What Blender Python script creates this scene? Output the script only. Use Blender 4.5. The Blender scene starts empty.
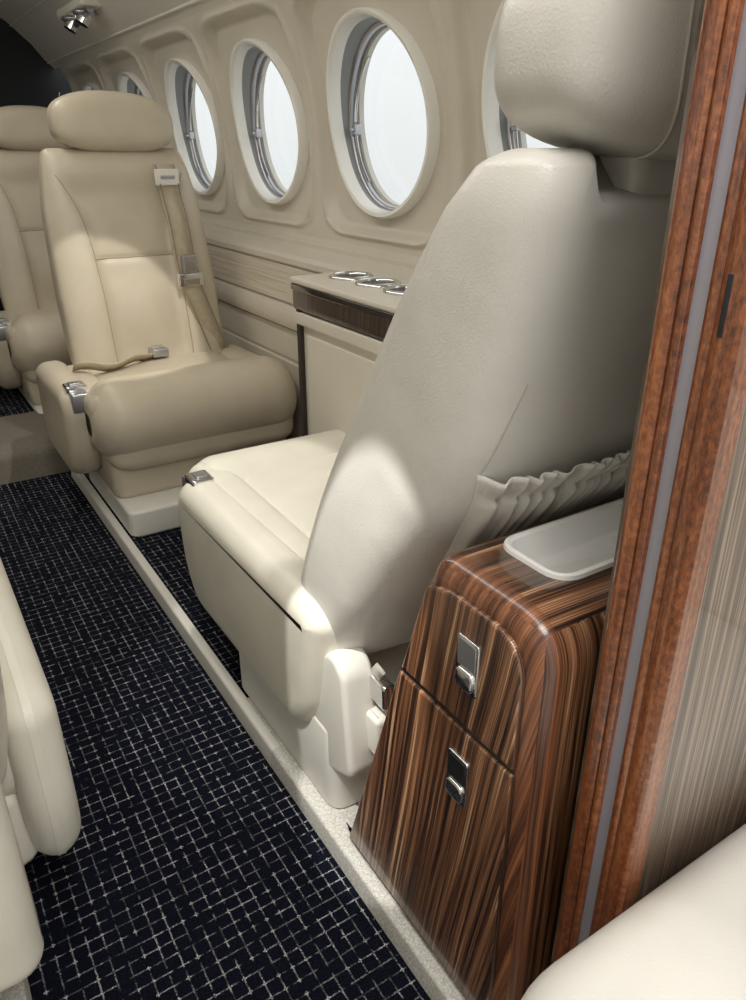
import bpy, bmesh, math
from mathutils import Vector, noise
scene = bpy.context.scene
try:
    scene.view_settings.view_transform = 'Standard'
except Exception as e:
    print(e)

# ------------------------------------------------------------------ materials
def new_mat(name):
    m = bpy.data.materials.new(name); m.use_nodes = True
    nt = m.node_tree
    return m, nt, nt.nodes['Principled BSDF']
def M(nt, op, a, b=None, c=None):
    n = nt.nodes.new('ShaderNodeMath'); n.operation = op
    for i, v in enumerate((a, b, c)):
        if v is None: continue
        if isinstance(v, (int, float)): n.inputs[i].default_value = v
        else: nt.links.new(v, n.inputs[i])
    return n.outputs[0]
def pos(nt):
    g = nt.nodes.new('ShaderNodeNewGeometry'); s = nt.nodes.new('ShaderNodeSeparateXYZ')
    nt.links.new(g.outputs['Position'], s.inputs[0]); return g, s
def comb(nt, x, y, z):
    c = nt.nodes.new('ShaderNodeCombineXYZ')
    for i, v in enumerate((x, y, z)):
        if isinstance(v, (int, float)): c.inputs[i].default_value = v
        else: nt.links.new(v, c.inputs[i])
    return c.outputs[0]
def noi(nt, vec, scale=1, detail=2, rough=.5, dist=0):
    n = nt.nodes.new('ShaderNodeTexNoise'); n.inputs['Scale'].default_value = scale
    n.inputs['Detail'].default_value = detail; n.inputs['Roughness'].default_value = rough
    n.inputs['Distortion'].default_value = dist
    nt.links.new(vec, n.inputs['Vector']); return n.outputs['Fac']
def ramp(nt, fac, stops):
    r = nt.nodes.new('ShaderNodeValToRGB'); e = r.color_ramp.elements
    while len(e) < len(stops): e.new(.5)
    for i, (p, c) in enumerate(stops):
        e[i].position = p; e[i].color = (*c, 1)
    nt.links.new(fac, r.inputs[0]); return r.outputs[0]
def bump(nt, bs, h, strength=.2, dist=.001):
    b = nt.nodes.new('ShaderNodeBump'); b.inputs['Strength'].default_value = strength
    b.inputs['Distance'].default_value = dist
    nt.links.new(h, b.inputs['Height']); nt.links.new(b.outputs[0], bs.inputs['Normal'])

def leather(name, c1, rough=.42, wr=2.5, st=.42):
    m, nt, bs = new_mat(name)
    g, s = pos(nt)
    f = noi(nt, g.outputs['Position'], 9, 3)
    c2 = tuple(v*.90 for v in c1)
    nt.links.new(ramp(nt, f, [(.3, c2), (.7, c1)]), bs.inputs['Base Color'])
    bs.inputs['Roughness'].default_value = rough
    bs.inputs['Specular IOR Level'].default_value = .5
    v = nt.nodes.new('ShaderNodeTexVoronoi'); v.inputs['Scale'].default_value = 420
    nt.links.new(g.outputs['Position'], v.inputs['Vector'])
    w = noi(nt, g.outputs['Position'], 18, 1)
    w2 = noi(nt, g.outputs['Position'], 6, 1, .4, .8)
    h = M(nt, 'ADD', M(nt, 'MULTIPLY', v.outputs['Distance'], .22), M(nt, 'ADD', M(nt, 'MULTIPLY', w, 1.4), M(nt, 'MULTIPLY', w2, wr)))
    bump(nt, bs, h, st, .002)
    return m
def plain(name, c, rough=.5, metal=0, coat=0, var=.06, scale=6):
    m, nt, bs = new_mat(name)
    g, s = pos(nt)
    f = noi(nt, g.outputs['Position'], scale, 3)
    nt.links.new(ramp(nt, f, [(.3, tuple(v*(1-var) for v in c)), (.7, c)]), bs.inputs['Base Color'])
    bs.inputs['Roughness'].default_value = rough; bs.inputs['Metallic'].default_value = metal
    bs.inputs['Coat Weight'].default_value = coat
    return m

LE_TAN = leather('leather_tan', (.59, .52, .40), .36, 4, .5)
LE_CREAM = leather('leather_cream', (.77, .735, .63), .38)
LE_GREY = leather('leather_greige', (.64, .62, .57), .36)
LE_IV = leather('leather_ivory', (.77, .745, .69))
SEAM = plain('seam_thread', (.40, .34, .25), .7)
SEAM2 = plain('seam_grey', (.48, .455, .40), .7)
WALL = plain('wall_cream', (.66, .61, .515), .45)
CEIL = plain('headliner', (.74, .70, .62), .6)
PLAST = plain('cream_plastic', (.79, .77, .70), .35)
WHITE = plain('white_plastic', (.92, .915, .89), .3, var=.02)
RING = plain('window_ring_white', (.94, .93, .88), .25, coat=.3)
REVEAL = plain('window_reveal_grey', (.27, .28, .28), .4)
CHROME = plain('chrome', (.82, .82, .83), .12, 1.0)
STEEL = plain('brushed_steel', (.50, .50, .54), .3, .9)
TRACK = plain('track_metal', (.40, .39, .46), .35, .3)
BLACK = plain('black_plastic', (.012, .012, .014), .4)
GLOSSBLK = plain('black_gloss', (.03, .022, .018), .12, coat=.6)
DARK = plain('dark_cockpit', (.006, .007, .010), .6)
GAP = plain('dark_gap', (.03, .022, .016), .7)
BELT = plain('belt_webbing', (.54, .46, .33), .7, var=.15, scale=60)
BELT2 = plain('belt_stitching', (.30, .245, .17), .8)
TAUPE = plain('taupe_carpet', (.20, .175, .14), .9, var=.3, scale=200)
WOOL = plain('cream_wool', (.70, .68, .62), .95, var=.45, scale=330)
PILLC = plain('ledge_plastic', (.70, .68, .62), .5)
GROOVE = plain('panel_groove', (.30, .26, .20), .7)

def ebony(name, stops, fr=120):
    m, nt, bs = new_mat(name)
    g, s = pos(nt)
    ns = nt.nodes.new('ShaderNodeSeparateXYZ'); nt.links.new(g.outputs['Normal'], ns.inputs[0])
    side = M(nt, 'GREATER_THAN', M(nt, 'ABSOLUTE', ns.outputs[1]), .7)
    lng = M(nt, 'GREATER_THAN', M(nt, 'ABSOLUTE', ns.outputs[2]), .7)
    ycoord = M(nt, 'ADD', s.outputs[1], M(nt, 'MULTIPLY', s.outputs[2], .16))
    c = M(nt, 'ADD', M(nt, 'MULTIPLY', s.outputs[0], side), M(nt, 'MULTIPLY', ycoord, M(nt, 'SUBTRACT', 1, side)))
    l = M(nt, 'ADD', M(nt, 'MULTIPLY', s.outputs[0], lng), M(nt, 'MULTIPLY', s.outputs[2], M(nt, 'SUBTRACT', 1, lng)))
    wob = M(nt, 'MULTIPLY', noi(nt, comb(nt, M(nt, 'MULTIPLY', c, 8), M(nt, 'MULTIPLY', l, 3), 0), 1, 2), .012)
    c = M(nt, 'ADD', c, wob)
    f1 = noi(nt, comb(nt, M(nt, 'MULTIPLY', c, fr), M(nt, 'MULTIPLY', l, 1.2), 0), 1, 3, .6)
    f2 = noi(nt, comb(nt, M(nt, 'MULTIPLY', c, 620), M(nt, 'MULTIPLY', l, 5), 4), 1, 2, .5)
    f = M(nt, 'ADD', M(nt, 'MULTIPLY', f1, .62), M(nt, 'MULTIPLY', f2, .38))
    nt.links.new(ramp(nt, f, stops), bs.inputs['Base Color'])
    bs.inputs['Roughness'].default_value = .36; bs.inputs['Coat Weight'].default_value = .55
    bs.inputs['Coat Roughness'].default_value = .09
    return m
EBONY = ebony('macassar_ebony', [(.41, (.014, .006, .004)), (.465, (.070, .027, .013)), (.525, (.185, .080, .036)), (.58, (.30, .145, .070)), (.65, (.64, .43, .26))], 150)
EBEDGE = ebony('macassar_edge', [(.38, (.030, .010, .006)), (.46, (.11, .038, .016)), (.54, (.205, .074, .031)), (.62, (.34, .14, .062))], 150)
DKWOOD = ebony('console_dark_wood', [(.38, (.010, .006, .005)), (.50, (.035, .018, .012)), (.60, (.10, .055, .035)), (.66, (.2, .12, .08))], 150)
def mahog():
    m, nt, bs = new_mat('mahogany_gloss')
    g, s = pos(nt)
    xy = M(nt, 'ADD', s.outputs[0], s.outputs[1])
    f = noi(nt, comb(nt, M(nt, 'MULTIPLY', xy, 420), M(nt, 'MULTIPLY', s.outputs[0], 60), M(nt, 'MULTIPLY', s.outputs[2], 130)), 1, 3, .7)
    f2 = noi(nt, comb(nt, M(nt, 'MULTIPLY', xy, 200), 0, M(nt, 'MULTIPLY', s.outputs[2], 3)), 1, 3, .5)
    f = M(nt, 'ADD', M(nt, 'MULTIPLY', f, .52), M(nt, 'MULTIPLY', f2, .48))
    nt.links.new(ramp(nt, f, [(.37, (.075, .019, .006)), (.5, (.20, .057, .017)), (.62, (.35, .122, .040))]), bs.inputs['Base Color'])
    bs.inputs['Roughness'].default_value = .28; bs.inputs['Coat Weight'].default_value = .9
    bs.inputs['Coat Roughness'].default_value = .07
    return m
MAHOG = mahog()
def panelwood():
    m, nt, bs = new_mat('veneer_panel_gloss')
    g, s = pos(nt)
    x = M(nt, 'ADD', s.outputs[0], M(nt, 'MULTIPLY', s.outputs[2], .02))
    f1 = noi(nt, comb(nt, M(nt, 'MULTIPLY', x, 260), M(nt, 'MULTIPLY', s.outputs[2], 2.5), 0), 1, 3, .6)
    nt.links.new(ramp(nt, f1, [(.37, (.040, .023, .015)), (.5, (.115, .074, .049)), (.62, (.29, .215, .155))]), bs.inputs['Base Color'])
    bs.inputs['Roughness'].default_value = .3; bs.inputs['Coat Weight'].default_value = 1
    bs.inputs['Coat Roughness'].default_value = .03
    return m
PANELW = panelwood()
def maple():
    m, nt, bs = new_mat('side_panel_grain')
    g, s = pos(nt)
    f1 = noi(nt, comb(nt, 0, M(nt, 'MULTIPLY', s.outputs[1], 3), M(nt, 'MULTIPLY', s.outputs[2], 160)), 1, 3, .6)
    nt.links.new(ramp(nt, f1, [(.3, (.52, .46, .36)), (.7, (.78, .72, .61))]), bs.inputs['Base Color'])
    bs.inputs['Roughness'].default_value = .55
    return m
MAPLE = maple()
def carpet():
    m, nt, bs = new_mat('navy_carpet')
    g, s = pos(nt)
    wx = M(nt, 'MULTIPLY', M(nt, 'SUBTRACT', noi(nt, g.outputs['Position'], 160, 2), .5), .002)
    x = M(nt, 'ADD', s.outputs[0], wx); y = M(nt, 'ADD', s.outputs[1], wx)
    S = .0205
    qx = M(nt, 'DIVIDE', x, S); qy = M(nt, 'DIVIDE', y, S)
    fx = M(nt, 'ABSOLUTE', M(nt, 'SUBTRACT', M(nt, 'FRACT', qx), .5))
    fy = M(nt, 'ABSOLUTE', M(nt, 'SUBTRACT', M(nt, 'FRACT', qy), .5))
    cx_ = M(nt, 'MULTIPLY', M(nt, 'FLOOR', qx), 7.37); cy_ = M(nt, 'MULTIPLY', M(nt, 'FLOOR', qy), 5.71)
    lx = M(nt, 'LESS_THAN', fx, .05); ly = M(nt, 'LESS_THAN', fy, .05)
    def msk(a, b, fr, seed, lo, hi):
        n_ = noi(nt, comb(nt, a, M(nt, 'MULTIPLY', b, fr), seed), 1, 1)
        v = M(nt, 'DIVIDE', M(nt, 'SUBTRACT', n_, lo), hi-lo)
        return M(nt, 'MINIMUM', M(nt, 'MAXIMUM', v, 0), 1)
    A = M(nt, 'MULTIPLY', lx, msk(cx_, y, 60, 1.3, .38, .60))
    B = M(nt, 'MULTIPLY', ly, msk(cy_, x, 60, 8.1, .38, .60))
    fine = M(nt, 'MAXIMUM', A, B)
    cross = M(nt, 'MULTIPLY', M(nt, 'MAXIMUM', M(nt, 'MULTIPLY', lx, M(nt, 'LESS_THAN', fy, .15)), M(nt, 'MULTIPLY', ly, M(nt, 'LESS_THAN', fx, .15))), .85)
    cellr = M(nt, 'GREATER_THAN', noi(nt, comb(nt, cx_, cy_, 2.2), 1, 0), .48)
    big = noi(nt, comb(nt, M(nt, 'MULTIPLY', x, 20), M(nt, 'MULTIPLY', y, 20), 0), 1, 1)
    amp = M(nt, 'ADD', .34, M(nt, 'MULTIPLY', M(nt, 'GREATER_THAN', big, .53), .36))
    t = M(nt, 'MAXIMUM', M(nt, 'MULTIPLY', fine, amp), M(nt, 'MULTIPLY', cross, cellr))
    sp = noi(nt, g.outputs['Position'], 420, 2)
    t = M(nt, 'MULTIPLY', t, M(nt, 'MULTIPLY', M(nt, 'SUBTRACT', sp, .34), 4.5))
    t = M(nt, 'MINIMUM', M(nt, 'MAXIMUM', t, 0), 1)
    base = ramp(nt, noi(nt, g.outputs['Position'], 380, 2), [(.35, (.0015, .002, .005)), (.7, (.006, .008, .018))])
    mx = nt.nodes.new('ShaderNodeMix'); mx.data_type = 'RGBA'
    nt.links.new(t, mx.inputs[0]); nt.links.new(base, mx.inputs[6]); mx.inputs[7].default_value = (.50, .50, .50, 1)
    nt.links.new(mx.outputs[2], bs.inputs['Base Color'])
    bs.inputs['Roughness'].default_value = .95; bs.inputs['Specular IOR Level'].default_value = .1
    bump(nt, bs, sp, .6, .004)
    return m
CARPET = carpet()
def glassm():
    m = bpy.data.materials.new('window_glass'); m.use_nodes = True; nt = m.node_tree
    nt.nodes.clear()
    o = nt.nodes.new('ShaderNodeOutputMaterial'); mx = nt.nodes.new('ShaderNodeMixShader')
    t = nt.nodes.new('ShaderNodeBsdfTransparent'); gl = nt.nodes.new('ShaderNodeBsdfGlossy')
    t.inputs[0].default_value = (.95, .97, .97, 1); gl.inputs['Roughness'].default_value = .03
    mx.inputs[0].default_value = .06
    nt.links.new(t.outputs[0], mx.inputs[1]); nt.links.new(gl.outputs[0], mx.inputs[2]); nt.links.new(mx.outputs[0], o.inputs[0])
    return m
GLASS = glassm()
def emis(name, c, st):
    m, nt, bs = new_mat(name); bs.inputs['Emission Color'].default_value = (*c, 1); bs.inputs['Emission Strength'].default_value = st
    return m
LAMP = emis('lamp_lens', (1, .9, .75), 1.5)

# ------------------------------------------------------------------ geometry helpers
def group(name, loc):
    e = bpy.data.objects.new(name, None); e.location = loc; e.empty_display_size = .1
    scene.collection.objects.link(e); return e
def mk(name, verts, faces, mat, parent=None, tf=None, ang=40, sub=0, solid=0):
    if tf: verts = [tf(*v) for v in verts]
    o = Vector(parent.location) if parent else Vector((0, 0, 0))
    me = bpy.data.meshes.new(name)
    me.from_pydata([Vector(v)-o for v in verts], [], faces)
    bm = bmesh.new(); bm.from_mesh(me)
    bmesh.ops.remove_doubles(bm, verts=bm.verts, dist=1e-5)
    bmesh.ops.recalc_face_normals(bm, faces=bm.faces)
    bm.to_mesh(me); bm.free()
    me.shade_smooth(); me.set_sharp_from_angle(angle=math.radians(ang))
    ob = bpy.data.objects.new(name, me); me.materials.append(mat)
    scene.collection.objects.link(ob)
    if parent: ob.parent = parent
    if solid:
        s = ob.modifiers.new('s', 'SOLIDIFY'); s.thickness = solid
    if sub:
        s = ob.modifiers.new('s', 'SUBSURF'); s.levels = sub; s.render_levels = sub
    return ob
def loft_vf(rings, cap=True, closed=True):
    n = len(rings[0]); v = [p for r in rings for p in r]; f = []
    m = n if closed else n-1
    for i in range(len(rings)-1):
        for j in range(m):
            k = (j+1) % n
            f.append((i*n+j, i*n+k, (i+1)*n+k, (i+1)*n+j))
    if cap:
        f.append(tuple(range(n))[::-1]); b = (len(rings)-1)*n; f.append(tuple(range(b, b+n)))
    return v, f
def round_poly(pts, r, seg=6):
    out = []; n = len(pts)
    for i in range(n):
        p = Vector(pts[i]); a = Vector(pts[i-1]); b = Vector(pts[(i+1) % n])
        rr = r[i] if isinstance(r, (list, tuple)) else r
        if rr <= 1e-6: out.append(tuple(p)); continue
        da = (a-p); db = (b-p)
        l = min(rr, da.length*.49, db.length*.49)
        p0 = p+da.normalized()*l; p1 = p+db.normalized()*l
        for k in range(seg+1):
            t = k/seg
            q = p0*(1-t)**2+p*2*t*(1-t)+p1*t*t
            out.append(tuple(q))
    return out
def inset(pts, d):
    n = len(pts); area = sum(pts[i-1][0]*pts[i][1]-pts[i][0]*pts[i-1][1] for i in range(n))
    sg = 1 if area > 0 else -1
    out = []
    for i in range(n):
        a = Vector(pts[i-1]); p = Vector(pts[i]); b = Vector(pts[(i+1) % n])
        e1 = (p-a); e2 = (b-p)
        if e1.length < 1e-9: e1 = e2
        if e2.length < 1e-9: e2 = e1
        e1.normalize(); e2.normalize()
        nn = Vector((-e1.y-e2.y, e1.x+e2.x))*sg
        if nn.length < 1e-6: out.append(tuple(p)); continue
        nn.normalize()
        c = max(.5, nn.dot(Vector((-e1.y, e1.x))*sg))
        out.append(tuple(p+nn*d/c))
    return out
AX = {'x': lambda c, a, b: (c, a, b), 'y': lambda c, a, b: (a, c, b), 'z': lambda c, a, b: (a, b, c)}
def pprism(name, outline, lo, hi, r, axis, mat, parent=None, tf=None, seg=5, rlo=None, ang=40):
    fn = AX[axis]; rings = []
    rl = r if rlo is None else rlo
    if rl > 0:
        for k in range(seg+1):
            t = k/seg*math.pi/2
            o = inset(outline, rl*(1-math.sin(t))); rings.append([fn(lo+rl*(1-math.cos(t)), a, b) for a, b in o])
    else: rings.append([fn(lo, a, b) for a, b in outline])
    if r > 0:
        for k in range(seg+1):
            t = k/seg*math.pi/2
            o = inset(outline, r*(1-math.cos(t))); rings.append([fn(hi-r*(1-math.sin(t)), a, b) for a, b in o])
    else: rings.append([fn(hi, a, b) for a, b in outline])
    v, f = loft_vf(rings)
    return mk(name, v, f, mat, parent, tf, ang)
def rect(a0, a1, b0, b1): return [(a0, b0), (a1, b0), (a1, b1), (a0, b1)]
def rbox(name, lo, hi, r, mat, parent=None, tf=None, rc=None, axis='z'):
    i = {'x': (1, 2, 0), 'y': (0, 2, 1), 'z': (0, 1, 2)}[axis]
    o = round_poly(rect(lo[i[0]], hi[i[0]], lo[i[1]], hi[i[1]]), rc if rc is not None else max(r, .001), 5)
    return pprism(name, o, lo[i[2]], hi[i[2]], r, axis, mat, parent, tf)
def sellip(name, c, h, e1, e2, mat, parent=None, tf=None, nu=48, nv=28, fx=None):
    def sp(w, e): return math.copysign(abs(w)**e, w)
    rings = []
    for i in range(1, nv):
        ph = -math.pi/2+math.pi*i/nv; ring = []
        for j in range(nu):
            th = 2*math.pi*j/nu
            p = (c[0]+h[0]*sp(math.cos(ph), e1)*sp(math.cos(th), e2), c[1]+h[1]*sp(math.cos(ph), e1)*sp(math.sin(th), e2), c[2]+h[2]*sp(math.sin(ph), e1))
            ring.append(fx(*p) if fx else p)
        rings.append(ring)
    v, f = loft_vf(rings)
    return mk(name, v, f, mat, parent, tf, 80)
def tube(name, pts, r, mat, parent=None, tf=None, n=8):
    P = [Vector(tf(*p)) if tf else Vector(p) for p in pts]; rings = []
    for i, p in enumerate(P):
        t = (P[min(i+1, len(P)-1)]-P[max(i-1, 0)]).normalized()
        u = t.cross(Vector((0, 0, 1)))
        if u.length < .1: u = t.cross(Vector((0, 1, 0)))
        u.normalize(); w = t.cross(u)
        rings.append([p+(u*math.cos(2*math.pi*k/n)+w*math.sin(2*math.pi*k/n))*r for k in range(n)])
    v, f = loft_vf(rings)
    return mk(name, v, f, mat, parent)
def cyl(name, p0, p1, r, mat, parent=None, tf=None, n=28, r2=None):
    a = Vector(tf(*p0)) if tf else Vector(p0); b = Vector(tf(*p1)) if tf else Vector(p1)
    t = (b-a).normalized(); u = t.cross(Vector((0, 0, 1)))
    if u.length < .1: u = t.cross(Vector((0, 1, 0)))
    u.normalize(); w = t.cross(u); r2 = r if r2 is None else r2
    rings = [[p+(u*math.cos(2*math.pi*k/n)+w*math.sin(2*math.pi*k/n))*q for k in range(n)] for p, q in ((a, r), (b, r2))]
    v, f = loft_vf(rings); return mk(name, v, f, mat, parent)
def torus(name, c, R, r, axis, mat, parent=None, n=48, m=10, flat=1):
    fn = AX[axis]; rings = []
    for i in range(n):
        t = 2*math.pi*i/n
        rings.append([fn(c[2]+r*flat*math.sin(2*math.pi*k/m), c[0]+(R+r*math.cos(2*math.pi*k/m))*math.cos(t), c[1]+(R+r*math.cos(2*math.pi*k/m))*math.sin(t)) for k in range(m)])
    rings.append(rings[0]); v, f = loft_vf(rings, cap=False)
    return mk(name, v, f, mat, parent)
def ribbon(name, pts, wdirs, w, mat, parent=None, tf=None, th=.003):
    v = []; f = []
    for p, d in zip(pts, wdirs):
        p = Vector(p); d = Vector(d).normalized()*w/2; v += [tuple(p-d), tuple(p+d)]
    for i in range(len(pts)-1): f.append((2*i, 2*i+1, 2*i+3, 2*i+2))
    return mk(name, v, f, mat, parent, tf, solid=th)
def interp(tab, z):
    if z <= tab[0][0]: return tab[0][1]
    for (a, va), (b, vb) in zip(tab, tab[1:]):
        if z <= b:
            t = (z-a)/(b-a); return va+(vb-va)*t
    return tab[-1][1]
def sm(a, b, x):
    t = max(0, min(1, (x-a)/(b-a))); return t*t*(3-2*t)
def smooth_tab(tab, z, w=.05):
    return sum(interp(tab, z+w*k/3) for k in range(-3, 4))/7

# ------------------------------------------------------------------ cabin shell
CX = .24
YA, YB = -1.0, 4.5
PROF = [(1.07, .77), (1.075, .9), (1.072, 1.0), (1.058, 1.1), (1.035, 1.2), (1.0, 1.3), (.965, 1.36)]
def wx(z):
    return smooth_tab([(z_, x_) for x_, z_ in PROF], z, .03)
UP = [(wx(1.36), 1.36), (.945, 1.385), (.935, 1.39), (.88, 1.46), (.78, 1.55), (.64, 1.62), (.45, 1.665), (.24, 1.68)]
LOW = [(wx(.77), .77), (1.066, .755), (1.060, .752), (1.060, .742), (1.05, .735), (1.0, .725), (.992, .715), (.992, .70)]
WC, WR = 1.060, .213
WY = [1.056+.604*k for k in range(-3, 6)]

def shell(mirror, tag):
    mx = (lambda x, y, z: (2*CX-x, y, z)) if mirror else (lambda x, y, z: (x, y, z))
    def ext(name, prof, mat, ya=YA, yb=YB, parent=None):
        rings = [[(x, y, z) for x, z in prof] for y in [ya+(yb-ya)*i/8 for i in range(9)]]
        v, f = loft_vf(rings, cap=False, closed=False); return mk(name, v, f, mat, parent, mx, 30)
    w = group('wall_'+tag, mx(1.07, 1.7, .8))
    ext('lower_ledge', LOW, WALL, parent=w)
    ext('side_panel_grain', [(.992, .70), (.992, .585)], MAPLE, parent=w)
    ext('armrest_rail', [(.992, .585), (.980, .58), (.974, .565), (.974, .535), (.980, .52), (.995, .515)], WALL, parent=w)
    ext('dado_panel', [(.995, .515), (.995, .42), (.999, .417), (.999, .408), (.995, .405), (.995, .0)], WALL, parent=w)
    for zz, xx_ in ((.698, .9915), (.588, .9915), (.512, .9945)):
        tube('panel_groove', [mx(xx_, y, zz) for y in (YA, 1, 3, YB)], .0028, GROOVE, w)
    for i, yc in enumerate(WY):
        a0, a1, z0, z1 = yc-.302, yc+.302, .77, 1.36
        per = []; K = 20
        cs = [(a0, z0), (a1, z0), (a1, z1), (a0, z1)]
        for j in range(4):
            p, q = cs[j], cs[(j+1) % 4]
            for k in range(K): per.append((p[0]+(q[0]-p[0])*k/K, p[1]+(q[1]-p[1])*k/K))
        N = 26; rings = []
        for s in range(N+1):
            t = s/N; ring = []
            for (y, z) in per:
                th = math.atan2(z-WC, y-yc)
                cyy, cz = yc+WR*math.cos(th), WC+WR*math.sin(th)
                Y, Z = cyy+(y-cyy)*t, cz+(z-cz)*t
                dy, dz = abs(Y-yc)-(.268-.10), abs(Z-1.068)-(.262-.10)
                d = math.hypot(max(dy, 0), max(dz, 0))+min(max(dy, dz), 0)-.10
                off = .022*(1-sm(-.012, .004, d)) - .012*math.exp(-((d-.010)/.007)**2)
                ring.append((wx(Z)+off, Y, Z))
            rings.append(ring)
        v, f = loft_vf(rings, cap=False)
        mk('window_bay_panel', v, f, WALL, w, mx, 60)
        wd = group('window_%d' % (i+1+(20 if mirror else 0)), mx(1.08, yc, WC))
        n = 72
        def ringpts(R, off):
            return [(wx(WC+WR*math.sin(2*math.pi*k/n))*.5+wx(WC)*.5+off if off > .03 else wx(WC+R*math.sin(2*math.pi*k/n))+off,
                     yc+R*math.cos(2*math.pi*k/n), WC+R*math.sin(2*math.pi*k/n)) for k in range(n)]
        prof = [(WR+.006, .024), (WR+.005, .002), (WR+.001, -.005), (WR-.007, -.004), (WR-.010, .006), (WR-.012, .028)]
        v, f = loft_vf([ringpts(R, o) for R, o in prof], cap=False); mk('ring_trim', v, f, RING, wd, mx, 60)
        prof = [(WR-.012, .028), (WR-.013, .05), (WR-.014, .085)]
        v, f = loft_vf([ringpts(R, o) for R, o in prof], cap=False); mk('reveal', v, f, REVEAL, wd, mx, 60)
        prof = [(WR-.013, .046), (WR-.018, .047), (WR-.020, .052), (WR-.020, .060), (WR-.013, .062)]
        v, f = loft_vf([ringpts(R, o) for R, o in prof], cap=False); mk('inner_bezel', v, f, STEEL, wd, mx, 60)
        prof = [(WR-.013, .072), (WR-.021, .074), (WR-.021, .088), (WR-.005, .092)]
        v, f = loft_vf([ringpts(R, o) for R, o in prof], cap=False); mk('outer_bezel', v, f, PILLC, wd, mx, 60)
        pane = ringpts(WR-.008, .086)
        mk('glass_pane', pane, [tuple(range(n))], GLASS, wd, mx)
        xx = wx(WC)+.055
        tube('shade_hinge', [(wx(WC)+.058, yc+.186*math.cos(a), WC+.186*math.sin(a)) for a in [(-.85+1.7*k/16) for k in range(17)]], .0035, CHROME, wd, mx)
        rbox('shade_knob', (xx-.012, yc+.166, WC-.03), (xx+.008, yc+.182, WC-.005), .003, STEEL, wd, mx)
        cyl('shade_knob_pin', (xx-.02, yc+.174, WC-.018), (xx, yc+.174, WC-.018), .005, STEEL, wd, mx)
    return w, ext
shell(False, 'right'); shell(True, 'left')
full = UP + [(2*CX-x, z) for x, z in UP[::-1][1:]]
def extr(name, prof, mat, ya, yb, parent=None):
    rings = [[(x, y, z) for x, z in prof] for y in [ya+(yb-ya)*i/8 for i in range(9)]]
    v, f = loft_vf(rings, cap=False, closed=False); return mk(name, v, f, mat, parent, None, 50)
extr('ceiling', full, CEIL, YA, YB)
for sgn, nm in ((1, 'trim_1'), (-1, 'trim_2')):
    t = group(nm, (CX+sgn*(.94-CX), 2, 1.39))
    tube('headliner_bead', [(CX+sgn*(.945-CX), y, 1.383) for y in (YA, 1, 3, YB)], .005, PLAST, t)
    tube('headliner_bead_upper', [(CX+sgn*(.80-CX), y, 1.532) for y in (YA, 1, 3, YB)], .005, PLAST, t)
fw = mk('wall_front', [(-1.0, YB, 0), (1.5, YB, 0), (1.5, YB, 1.8), (-1.0, YB, 1.8)], [(0, 1, 2, 3)], DARK)
# floor
fl = group('floor', (CX, 1.7, 0))
mk('aisle_carpet', [(-.3, YA, 0), (.5, YA, 0), (.5, YB, 0), (-.3, YB, 0)], [(0, 1, 2, 3)], CARPET, fl)
DZ = .036
for mir in (False, True):
    q = (lambda x, y, z: (x, y, z)) if not mir else (lambda x, y, z: (.34-x, y, z))
    dp = round_poly([(.388, 0), (.412, 0), (.412, DZ+.001), (.392, DZ+.001)], [.001, .001, .001, .006])
    pprism('dais_edge', dp, .95, 2.50, 0, 'y', PILLC, fl, q)
    pprism('dais_edge_wool', dp, YA, .95, 0, 'y', WOOL, fl, q)
    v = [(.41, YA, DZ), (1.05 if not mir else 1.0, YA, DZ), (1.05 if not mir else 1.0, 4.5, DZ), (.41, 4.5, DZ)]
    mk('dais_carpet', v, [(0, 1, 2, 3)], CARPET, fl, q)
    mk('cream_border', [(.409, YA, DZ+.002), (.80, YA, DZ+.002), (.80, 1.10, DZ+.002), (.409, 1.10, DZ+.002)], [(0, 1, 2, 3)], WOOL, fl, q)
sp = group('floor_spar_step', (CX, 2.7, 0))
pprism('hump', round_poly([(2.55, 0), (2.57, .085), (2.62, .11), (2.95, .11), (2.97, 0)], [.0, .02, .02, .02, 0]), -.2, .40, 0, 'x', TAUPE, sp)
mk('forward_carpet', [(-.2, 2.97, .10), (.42, 2.97, .10), (.42, YB, .10), (-.2, YB, .10)], [(0, 1, 2, 3)], CARPET, sp)

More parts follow.
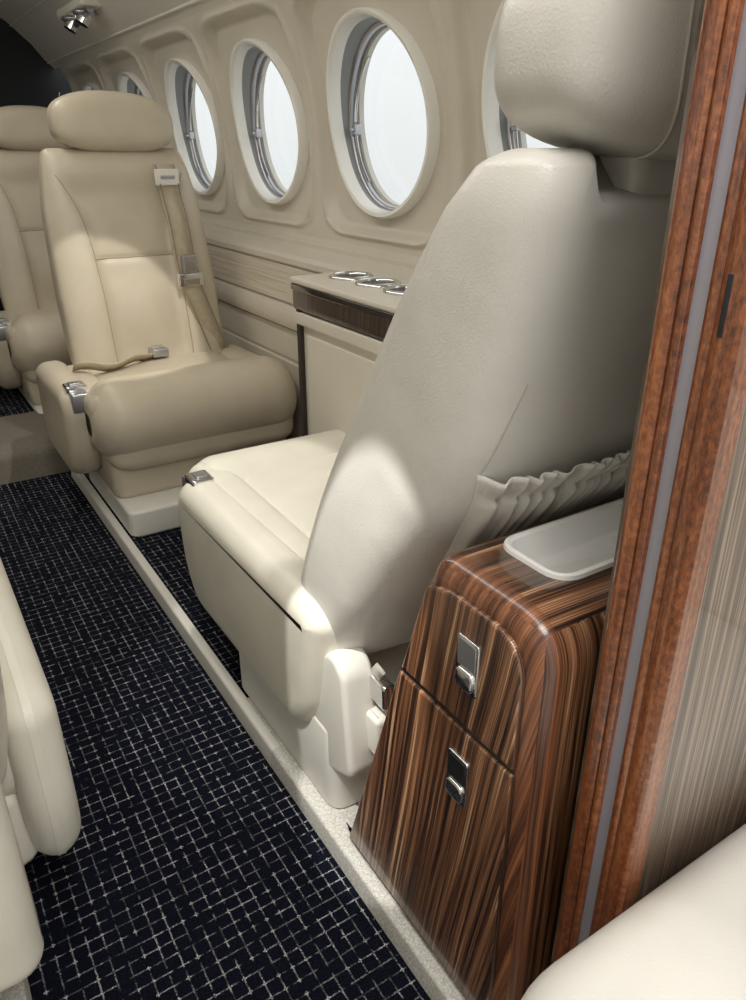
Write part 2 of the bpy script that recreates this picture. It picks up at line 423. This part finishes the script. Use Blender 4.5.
# ------------------------------------------------------------------ seats
BST = [(.38, .50), (.60, .50), (.74, .535), (.82, .60), (.88, .70), (.93, .86)]
def seat(X0, sx, Y0, sy, fr, th, arm=(0, .080, .775, 1.375), cush=(.84, 1.48), head=(.215, 1.17), base=(.765, 1.15), basex=.014,
         mats=None, pocket=True, bracket=True, belt=False, topx=.230, arm_slant=.04, xr=.555, R=.098, wt=None, low_shell=False, cxx=.28, hoff=-.045, bz=.140, hx=0.,
         ptop=.20, ffront=.085, fz=.14, pr=None):
    m_back, m_cush, m_arm, m_head = mats
    tf = lambda x, y, z: (X0+sx*x, Y0+sy*y, z)
    g = group('airplane_seat', tf(.28, (cush[0]+cush[1])/2, DZ))
    cx = cxx
    a0, a1 = arm[0], arm[1]
    ai = a1-.014
    c0, c1 = cush
    rbox('pedestal', (basex, base[0], DZ), (pr or (xr-.07), base[1], ptop), .010, PLAST, g, tf, rc=.03)
    rbox('seat_frame', (ai+.0, c0-.02, fz), (xr-.03, c1-ffront, .27), .02, m_arm, g, tf, rc=.04)
    rbox('cushion_body', (ai-.004, c0, .20), (xr-.01, c1-.02, .375), .035, m_cush, g, tf, rc=.07)
    roll = [(c1-R*1.04+R*1.04*math.cos(t), .326+R*math.sin(t)) for t in [2*math.pi*k/40 for k in range(40)]]
    pprism('front_roll', roll, ai-.030, xr+.004, R*.72, 'x', m_cush, g, tf, seg=9, ang=70)
    side = [(y, z) for y, z in round_poly([(c0-.02, .25), (c1-.06, .25), (c1-.05, .415), (c0-.02, .405)], .05)]
    pprism('cushion_side_bolster', side, xr-.10, xr, .04, 'x', m_cush, g, tf, seg=7, ang=70)
    pprism('cushion_aisle_bolster', side, ai-.030, ai+.060, .036, 'x', m_cush, g, tf, seg=7, ang=70)
    sellip('cushion_center', (.5*(ai+.05+xr-.1), .5*(c0+c1-.10), .352), (.5*(xr-.1-ai-.05)+.012, .5*(c1-c0-.10)+.01, .056), .45, .3, m_cush, g, tf)
    y0, y1 = arm[2], arm[3]
    o = round_poly([(y0-.004, .392), (y0+arm_slant*.7, .22), (y0+arm_slant+.04, bz+.005), (y1-.07, bz), (y1-.012, .22), (y1+.002, .36), (y1-.035, .414), (y0+.03, .414)], [.035, .06, .05, .08, .09, .04, .04, .035], 7)
    pprism('arm_panel', o, a0-.006, a1, .038, 'x', m_arm, g, tf, seg=10, ang=70)
    tube('arm_seam', [(a0+.0045, y0+.035+(y1-y0-.08)*k/10, .380+.005*k/10) for k in range(11)], .0012, SEAM, g, tf)
    rbox('arm_latch_plate', (a0+.014, y1-.080, .402), (a1-.020, y1-.028, .420), .004, CHROME, g, tf, rc=.008)
    rbox('arm_latch_face', (a0+.018, y1-.045, .354), (a1-.022, y1+.004, .406), .006, STEEL, g, tf, rc=.008)
    rbox('arm_latch_button', (a0+.026, y1-.070, .416), (a1-.030, y1-.042, .424), .002, STEEL, g, tf, rc=.004)
    zb, zt = .30, 1.0
    nn = 4.2
    wt = wt or [(.30, .215), (.42, .232), (.62, .240), (.85, .236), (1.0, topx)]
    def W(z): return smooth_tab(wt, z)
    def geo(z):
        yf = smooth_tab(fr, z); tt = smooth_tab(th, z)
        e = max(0, (z-(zt-.035))/.035); e = min(e, .995); s_ = math.sqrt(1-e*e)
        eb = max(0, (zb+.03-z)/.03); eb = min(eb, .99); sb = math.sqrt(1-eb*eb)
        h = tt/2; hh = h*(.25+.75*s_)*(.3+.7*sb); return yf-h, hh, W(z)-.028*(1-s_)-.02*(1-sb)
    def bs_at(z): return smooth_tab(BST, z, .03) if z < .93 else .86+(z-.93)*2
    def pt(z, s, q):
        yc, hh, w = geo(z)
        y = yc+q*hh
        if q > 0:
            b = bs_at(z)
            cen = 1-sm(b-.10, b+.06, abs(s))
            y += -.026*cen*q*sm(zb, .45, z)*(1-sm(.86, .95, z)) + .016*q*math.exp(-((z-.54)/.09)**2)*(1-sm(.0, .6, abs(s))) + .006*q*(1-sm(.0, .6, abs(s)))*math.exp(-((z-.80)/.07)**2)
            y -= .005*q*math.exp(-((z-.70)/.008)**2)*cen
        else: y += .016*(-q)*(1-sm(.45, .85, abs(s)))*sm(.75, .98, z)
        zz = z - (.032*sm(.93, 1.0, z)*(1-sm(.70, .76, abs(s))) if pocket else 0)
        return (cx+w*s, y, zz)
    zs = [zb+(zt-zb)*k/56 for k in range(53)] + [.69, .695, .70, .705, .71] + [zt-.035*(1-math.sin(k/10*math.pi/2)) for k in range(4, 11)]
    zs = sorted(set(round(z, 5) for z in zs)); rings = []
    n = 112
    for z in zs:
        ring = []
        for k in range(n):
            t = 2*math.pi*k/n; c_, s_ = math.cos(t), math.sin(t)
            s = math.copysign(abs(c_)**(2/nn*1.25), c_); q = math.copysign(max(0, 1-abs(s)**nn)**(1/nn), s_)
            ring.append(pt(z, s, q))
        rings.append(ring)
    v, f = loft_vf(rings); mk('backrest', v, f, m_back, g, tf, 80)
    def fp(z, s, off=.001):
        q = (1-min(.999, abs(s))**nn)**(1/nn); p = pt(z, s, q); return (p[0], p[1]+off, p[2])
    def rp(z, s, off=.001):
        q = -(1-min(.999, abs(s))**nn)**(1/nn); p = pt(z, s, q); return (p[0], p[1]-off, p[2])
    for sg in (-1, 1):
        tube('bolster_seam', [fp(.40+.53*k/30, sg*bs_at(.40+.53*k/30), .0006) for k in range(31)], .0016, SEAM, g, tf)
        if pocket: tube('rear_seam', [rp(.70+.10*k/24, sg*(.85-.05*k/24), .0001) for k in range(25)], .0012, SEAM2, g, tf)
    tube('cross_seam', [fp(.70, -.53+1.06*k/16, .0006) for k in range(17)], .0016, SEAM, g, tf)
    hz0, hz1 = .992, head[1]
    yf = smooth_tab(fr, 1.0)
    yc = yf+hoff
    def hfx(x, y, z):
        t = (z-hz0)/(hz1-hz0); s = (x-cx)/head[0]
        return (x+hx, y-.012*(t)+.012*s*s, z-.016*s*s*t+.003*math.sin(9*x)-.006*(1-s*s)*(1-t))
    sellip('headrest', (cx, yc, .5*(hz0+hz1)), (head[0], .074, .5*(hz1-hz0)), .62, .45, m_head, g, tf, 64, 32, hfx)
    sp_ = lambda w_, e: math.copysign(abs(w_)**e, w_)
    for sg in (-1, 1):
        tube('headrest_piping', [hfx(cx+sg*head[0]*(.62+.10*math.sin(ph)), yc-.0732*sp_(math.cos(ph), .62), .5*(hz0+hz1)+.5*(hz1-hz0)*sp_(math.sin(ph), .62)) for ph in [(-1.35+2.7*k/30) for k in range(31)]], .0015, SEAM2, g, tf)
    if pocket:
        rbox('headrest_mount', (cx-.10, yf-.10, .90), (cx+.10, yf-.04, 1.02), .012, m_back, g, tf, rc=.02)
        v = []; f = []; NU, NV = 300, 34
        for j in range(NV+1):
            z = .46+.235*j/NV
            sm_ = .86-.08*(.695-z)/.09
            for i in range(NU+1):
                s = sm_*(-1+2*i/NU)
                x, y, _ = rp(z, s, 0)
                top = .25*sm(.56, .60, z)+.75*sm(.60, .665, z)
                ph = i*.50+7*noise.noise(Vector((i*.035, j*.02, 3.3)))
                am = (.0056*top)*(.85+.7*noise.noise(Vector((i*.10, j*.2, 1))))
                cin = .006*math.exp(-((z-.668)/.005)**2)
                fl_ = .005*sm(.672, .695, z)
                bul = .008+.005*(1-abs(s)**4)*sm(.47, .6, z)
                edge = sm(.0, .05, 1-abs(-1+2*i/NU))
                zz = z+.0025*math.sin(ph*.5+1)*sm(.672, .695, z)
                v.append((x, y-(bul+am*math.sin(ph)-cin+fl_)*edge-.001, zz))
        for j in range(NV):
            for i in range(NU):
                a = j*(NU+1)+i; f.append((a, a+1, a+NU+2, a+NU+1))
        mk('ruffled_pocket', v, f, m_back, g, tf, 80, solid=.0025)
    if bracket:
        o = round_poly([(y0-.060, .15), (y0+.01, .12), (y0+.055, .14), (y0+.055, .32), (y0-.012, .350), (y0-.040, .33)], .022)
        pprism('recline_bracket', o, a0+.016, a0+.07, .010, 'x', PLAST, g, tf)
        rbox('belt_anchor', (a0+.060, y0-.080, .275), (a0+.080, y0-.038, .318), .006, CHROME, g, tf)
        ribbon('belt_webbing', [(a0+.065, y0-.055+.01*math.sin(k*.8), .29+.010*k) for k in range(6)], [(0, 1, .2)]*6, .022, SEAM2, g, tf)
        rbox('anchor_tray', (a0+.05, y0-.078, .19), (a0+.15, y0-.02, .26), .008, PLAST, g, tf)
    if low_shell:
        o = round_poly([(.665, .13), (.76, .13), (.82, .40), (.80, .54), (.70, .54)], [.03, .03, .03, .03, .03])
        pprism('lower_back_shell', o, .072, .50, .034, 'x', m_arm, g, tf, seg=8, ang=60)
    if belt:
        pts = [fp(.955-.36*k/20, .59-.02*k/20+.14*max(0, k/20-.75), .020+.008*math.sin(k*.3)) for k in range(21)]
        end = pts[-1]
        pts += [(end[0]+.060*k/6, end[1]+.010*k/6, end[2]-.19*k/6) for k in range(1, 7)]
        wd = [(1, 0, 0)]*14+[(1, 0, .2)]*15
        ribbon('shoulder_strap', pts, wd[:len(pts)], .062, BELT, g, tf, th=.008)
        for e in (-.028, .028):
            tube('strap_stitching', [(p[0]+e, p[1]+.001+.0075, p[2]) for p in pts], .0020, BELT2, g, tf)
        p = pts[1]; rbox('strap_guide', (p[0]-.036, p[1]-.004, p[2]-.040), (p[0]+.036, p[1]+.014, p[2]+.006), .004, PLAST, g, tf)
        rbox('strap_guide_slot', (p[0]-.022, p[1]+.010, p[2]-.022), (p[0]+.022, p[1]+.016, p[2]-.012), .001, STEEL, g, tf)
        p = pts[17]; rbox('strap_buckle', (p[0]-.040, p[1]+.002, p[2]-.044), (p[0]+.040, p[1]+.022, p[2]-.0), .005, CHROME, g, tf)
        rbox('strap_buckle_link', (p[0]-.022, p[1]+.002, p[2]-.0), (p[0]+.022, p[1]+.024, p[2]+.054), .004, STEEL, g, tf)
        rbox('strap_buckle_slot', (p[0]-.013, p[1]+.016, p[2]+.008), (p[0]+.013, p[1]+.026, p[2]+.034), .002, BELT2, g, tf)
        rbox('strap_buckle_bar', (p[0]-.026, p[1]+.016, p[2]-.032), (p[0]+.026, p[1]+.025, p[2]-.018), .002, BELT2, g, tf)
        lp = [(ai+.0+.26*k/12, c0+.12+.04*math.sin(k*.35), .424+.006*math.sin(k)) for k in range(13)]
        ribbon('lap_belt', lp, [(0, 1, .8)]*13, .045, BELT, g, tf)
        p = lp[-1]; rbox('lap_buckle', (p[0]-.02, p[1]-.025, p[2]-.006), (p[0]+.03, p[1]+.025, p[2]+.018), .004, STEEL, g, tf)
        rbox('lap_buckle_lid', (p[0]-.014, p[1]-.018, p[2]+.016), (p[0]+.022, p[1]+.018, p[2]+.023), .003, CHROME, g, tf)
    return g

fr1 = [(.30, .945), (.36, .935), (.56, .868), (.647, .825), (.87, .690), (1.0, .580), (1.1, .50)]
th1 = [(.30, .17), (.36, .195), (.61, .28), (.68, .29), (.87, .225), (1.0, .13)]
w1 = [(.30, .250), (.42, .262), (.62, .252), (.85, .238), (1.0, .230)]
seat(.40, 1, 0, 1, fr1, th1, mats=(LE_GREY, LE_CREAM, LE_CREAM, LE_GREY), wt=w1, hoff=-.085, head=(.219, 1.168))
seat(.056, -1, 0, 1, fr1, th1, arm=(0, .060, .80, 1.385), mats=(LE_CREAM, LE_CREAM, LE_CREAM, LE_CREAM), basex=.16, bracket=False, arm_slant=-.02, low_shell=True, bz=.12)
fr2 = [(.30, 1.12), (.36, 1.11), (.56, 1.07), (.87, .99), (1.0, .94), (1.1, .9)]
th2 = [(.30, .12), (.5, .16), (.87, .14), (1.0, .10)]
k2 = dict(arm=(-.04, .050, .95, 1.36), cush=(1.02, 1.505), head=(.175, 1.150), base=(1.05, 1.545), basex=.04, pocket=False, bracket=False, arm_slant=.0, xr=.600, R=.115,
          cxx=.297, wt=[(.30, .225), (.42, .242), (.62, .243), (.85, .232), (1.0, .205)], hx=.008, ptop=.115, ffront=.055, fz=.11, bz=.14, pr=.40)
seat(.375, 1, 3.41, -1, fr2, th2, mats=(LE_TAN, LE_TAN, LE_TAN, LE_TAN), belt=True, **k2)
seat(.335, 1, 4.43, -1, fr2, th2, mats=(LE_TAN, LE_TAN, LE_TAN, LE_TAN), belt=False, **k2)

# ------------------------------------------------------------------ console with cup holders
cn = group('cupholder_console', (.87, 1.33, DZ))
pprism('console_body', round_poly(rect(.80, .968, DZ, .660), .004), 1.12, 1.565, .004, 'y', WALL, cn)
pprism('console_end_trim', rect(.790, .83, DZ+.02, .665), 1.556, 1.572, .0, 'y', GAP, cn)
pprism('wood_fascia', round_poly(rect(.785, .968, .662, .724), .014), 1.105, 1.58, .006, 'y', DKWOOD, cn)
pprism('fascia_gloss_strip', round_poly(rect(.783, .968, .708, .722), .003), 1.103, 1.582, .003, 'y', GLOSSBLK, cn)
pprism('cream_lip', round_poly(rect(.788, .968, .630, .660), .006), 1.11, 1.575, .004, 'y', WALL, cn)
pprism('console_top', round_poly(rect(.782, .970, .722, .737), .007), 1.10, 1.585, .006, 'y', WALL, cn)
pprism('console_door', round_poly(rect(1.15, 1.54, .10, .61), .01), .796, .803, .003, 'x', WALL, cn)
for yy in (1.16, 1.27, 1.38, 1.49):
    torus('cup_ring', (.890, yy, .738), .044, .007, 'z', CHROME, cn)
    cyl('cup_well', (.890, yy, .7365), (.890, yy, .7395), .040, BLACK, cn)

# ------------------------------------------------------------------ wood cabinet
cb = group('wooden_cabinet', (.6, .5, 0))
XF = .414
TZ = .622
def yl(z): return .730+(.538-.730)*(z-DZ)/(TZ-DZ)
out = round_poly([(.368, DZ), (.730, DZ), (.538, TZ), (.368, TZ)], [.001, .002, .022, .06], 12)
body = pprism('cabinet_body', out, XF, .965, .008, 'x', EBONY, None, rlo=.024, seg=8)
trc = rect(.488, .80, .428, .512)
cut = pprism('tray_cutter', round_poly(trc, .02), .56, .7, 0, 'z', EBONY)
bo = body.modifiers.new('b', 'BOOLEAN'); bo.object = cut; bo.solver = 'EXACT'
dg = bpy.context.evaluated_depsgraph_get(); dg.update()
me = bpy.data.meshes.new_from_object(body.evaluated_get(dg))
body.modifiers.clear(); body.data = me
bpy.data.objects.remove(cut)
while len(me.materials) < 1: me.materials.append(EBONY)
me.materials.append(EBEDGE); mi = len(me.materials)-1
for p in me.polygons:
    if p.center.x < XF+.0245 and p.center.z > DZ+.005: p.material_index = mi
for v in body.data.vertices: v.co -= Vector(cb.location)
body.parent = cb
ro = round_poly(trc, .022, 6)
dzt = TZ-.612
rings = [[(a, b, z+dzt) for a, b in inset(ro, d)] for d, z in ((-.008, .6115), (-.007, .616), (-.003, .617), (.001, .615), (.004, .606), (.010, .588), (.016, .584))]
v, f = loft_vf(rings, cap=False); n_ = len(ro); f.append(tuple(range(6*n_, 7*n_)))
mk('white_tray', v, f, WHITE, cb)
up = round_poly([(.390, .450), (yl(.450)-.012, .450), (yl(.584)-.012, .586), (.500, .598), (.390, .598)], [.004, .004, .012, .012, .050], 8)
pprism('drawer_front', up, XF-.006, XF+.01, .0, 'x', EBONY, cb, rlo=.004)
lo = round_poly([(.390, DZ+.010), (yl(DZ)-.018, DZ+.010), (yl(.44)-.012, .4445), (.390, .4445)], .004, 3)
pprism('door_front', lo, XF-.006, XF+.01, .0, 'x', EBONY, cb, rlo=.004)
pprism('seam_gap', rect(.391, yl(.44)-.013, .4435, .4505), XF-.003, XF, 0, 'x', GAP, cb)
for yy, zz in ((.463, .531), (.468, .377)):
    x = XF-.006
    pprism('latch_plate', round_poly(rect(yy-.017, yy+.017, zz-.032, zz+.032), .005), x-.003, x, 0, 'x', CHROME, cb, rlo=.001)
    pprism('latch_recess', round_poly(rect(yy-.0130, yy+.0130, zz-.002, zz+.028), .002), x-.0038, x, 0, 'x', BLACK if zz < .45 else STEEL, cb)
    pprism('latch_lever', round_poly(rect(yy-.014, yy+.014, zz-.028, zz-.004), .009), x-.007, x, 0, 'x', CHROME, cb, rlo=.003)

# ------------------------------------------------------------------ bulkhead with pocket door jamb
bh = group('wall_bulkhead', (.75, .31, 0))
prof = [(.462, .0), (.995, .0), (.99, .7), (1.06, .78), (1.066, .9), (1.062, 1.0), (1.05, 1.1), (1.025, 1.2), (.99, 1.3), (.955, 1.36), (.875, 1.455), (.78, 1.54), (.64, 1.61), (.462, 1.655)]
pprism('veneer_panel', prof, .276, .352, 0, 'y', PANELW, bh)
dj = group('door_1', (.45, .31, 0))
def bead(name, y0, y1, x, mat, dep=.02, bul=.006):
    n = 12
    o = [(x+dep, y1)]+[(x-bul*math.sin(math.pi*k/n)**.6 if 0 < k < n else x, y1+(y0-y1)*k/n) for k in range(n+1)]+[(x+dep, y0)]
    pprism(name, o, 0, 1.655, 0, 'z', mat, dj, ang=50)
bead('jamb_bead_wide', .323, .340, .450, MAHOG, bul=.005)
bead('jamb_bead_narrow', .315, .323, .449, MAHOG, bul=.003)
bead('door_track_metal', .302, .315, .452, TRACK, bul=.0)
bead('jamb_bead_inner', .292, .302, .449, MAHOG, bul=.003)
bead('jamb_bead_outer', .272, .292, .447, MAHOG, bul=.003)
rbox('strike_plate', (.4435, .283, .89), (.450, .2875, .93), .001, BLACK, dj)

# ------------------------------------------------------------------ near side-facing bench seat
bs_ = group('bench_seat', (.6, -.1, 0))
bo_ = round_poly(rect(.262, .96, -.55, .264), .085, 10)
pprism('cushion', bo_, .27, .408, .045, 'z', LE_IV, bs_, seg=9, ang=70)
pprism('base', round_poly(rect(.36, .96, -.52, .255), .03), .0, .275, .01, 'z', PLAST, bs_)
pprism('back_cushion', round_poly([(.87, .40), (.955, .40), (.955, .70), (.90, .72)], .03), -.5, .25, .03, 'y', LE_IV, bs_, seg=6, ang=70)

# ------------------------------------------------------------------ ceiling fixtures
for i, yy in enumerate((3.40, 2.0, .7)):
    pf = group('overhead_service_unit', (.86, yy, 1.47))
    rbox('housing', (.81, yy-.22, 1.455), (.90, yy+.18, 1.485), .008, CEIL, pf, rc=.02)
    for dy in (-.10, .085):
        cyl('air_vent', (.862, yy+dy, 1.462), (.832, yy+dy, 1.412), .032, CHROME, pf, r2=.024)
        torus('vent_ring', (.85, yy+dy, 1.448), .037, .007, 'z', STEEL, pf)
    cyl('light_arm', (.845, yy-.20, 1.45), (.845, yy+.02, 1.425), .014, STEEL, pf)
    cyl('reading_lamp', (.862, yy, 1.47), (.852, yy, 1.440), .015, LAMP, pf)

# ------------------------------------------------------------------ lights
def light(name, kind, loc, energy, col, size=.2, size_y=None, tgt=None, **kw):
    l = bpy.data.lights.new(name, kind); l.energy = energy; l.color = col
    if kind == 'AREA':
        l.size = size
        if size_y: l.shape = 'RECTANGLE'; l.size_y = size_y
    if kind == 'SPOT':
        l.spot_size = kw.get('ang', 1.2); l.spot_blend = kw.get('blend', .3); l.shadow_soft_size = size
    o = bpy.data.objects.new(name, l); o.location = loc; scene.collection.objects.link(o)
    if tgt: o.rotation_euler = (Vector(tgt)-Vector(loc)).to_track_quat('-Z', 'Y').to_euler()
    return o
light('ceiling_strip_light', 'AREA', (.24, 1.6, 1.655), 12.5, (1, .96, .895), .22, 3.4)
light('aft_fill_light', 'AREA', (.25, -.25, 1.65), 11.5, (1, .985, .96), .5, .6)  # added fill, out of view: brightens the seat back from the camera side
light('reading_spot_mid', 'SPOT', (.70, 1.65, 1.50), 27, (1, .965, .89), .012, tgt=(.55, 2.20, .62), ang=.50, blend=.15)
light('reading_spot_near', 'SPOT', (.42, 1.3, 1.55), 24, (1, .975, .92), .015, tgt=(.50, 1.20, .4), ang=.48, blend=.2)
light('reading_spot_aft', 'SPOT', (-.10, .56, 1.58), 80, (1, .98, .94), .01, tgt=(.42, .69, .39), ang=.26, blend=.08)

w = bpy.data.worlds.new('world'); scene.world = w; w.use_nodes = True
nt = w.node_tree; bg = nt.nodes['Background']
tc = nt.nodes.new('ShaderNodeTexCoord')
sep = nt.nodes.new('ShaderNodeSeparateXYZ'); nt.links.new(tc.outputs['Generated'], sep.inputs[0])
mr = ramp(nt, M(nt, 'ADD', M(nt, 'MULTIPLY', sep.outputs[2], .5), .5), [(.3, (.45, .46, .46)), (.5, (.68, .695, .695)), (.60, (.80, .81, .81))])
nt.links.new(mr, bg.inputs[0]); bg.inputs[1].default_value = 1.35

# ------------------------------------------------------------------ camera
cam = bpy.data.cameras.new('camera'); co = bpy.data.objects.new('camera', cam)
scene.collection.objects.link(co); scene.camera = co
co.location = (0, 0, 1.0)
co.rotation_euler = (math.radians(90-25.14), 0, math.radians(-32.46))
cam.sensor_fit = 'VERTICAL'; cam.sensor_height = 36; cam.sensor_width = 36*.746; cam.lens = 27; cam.clip_start = .02
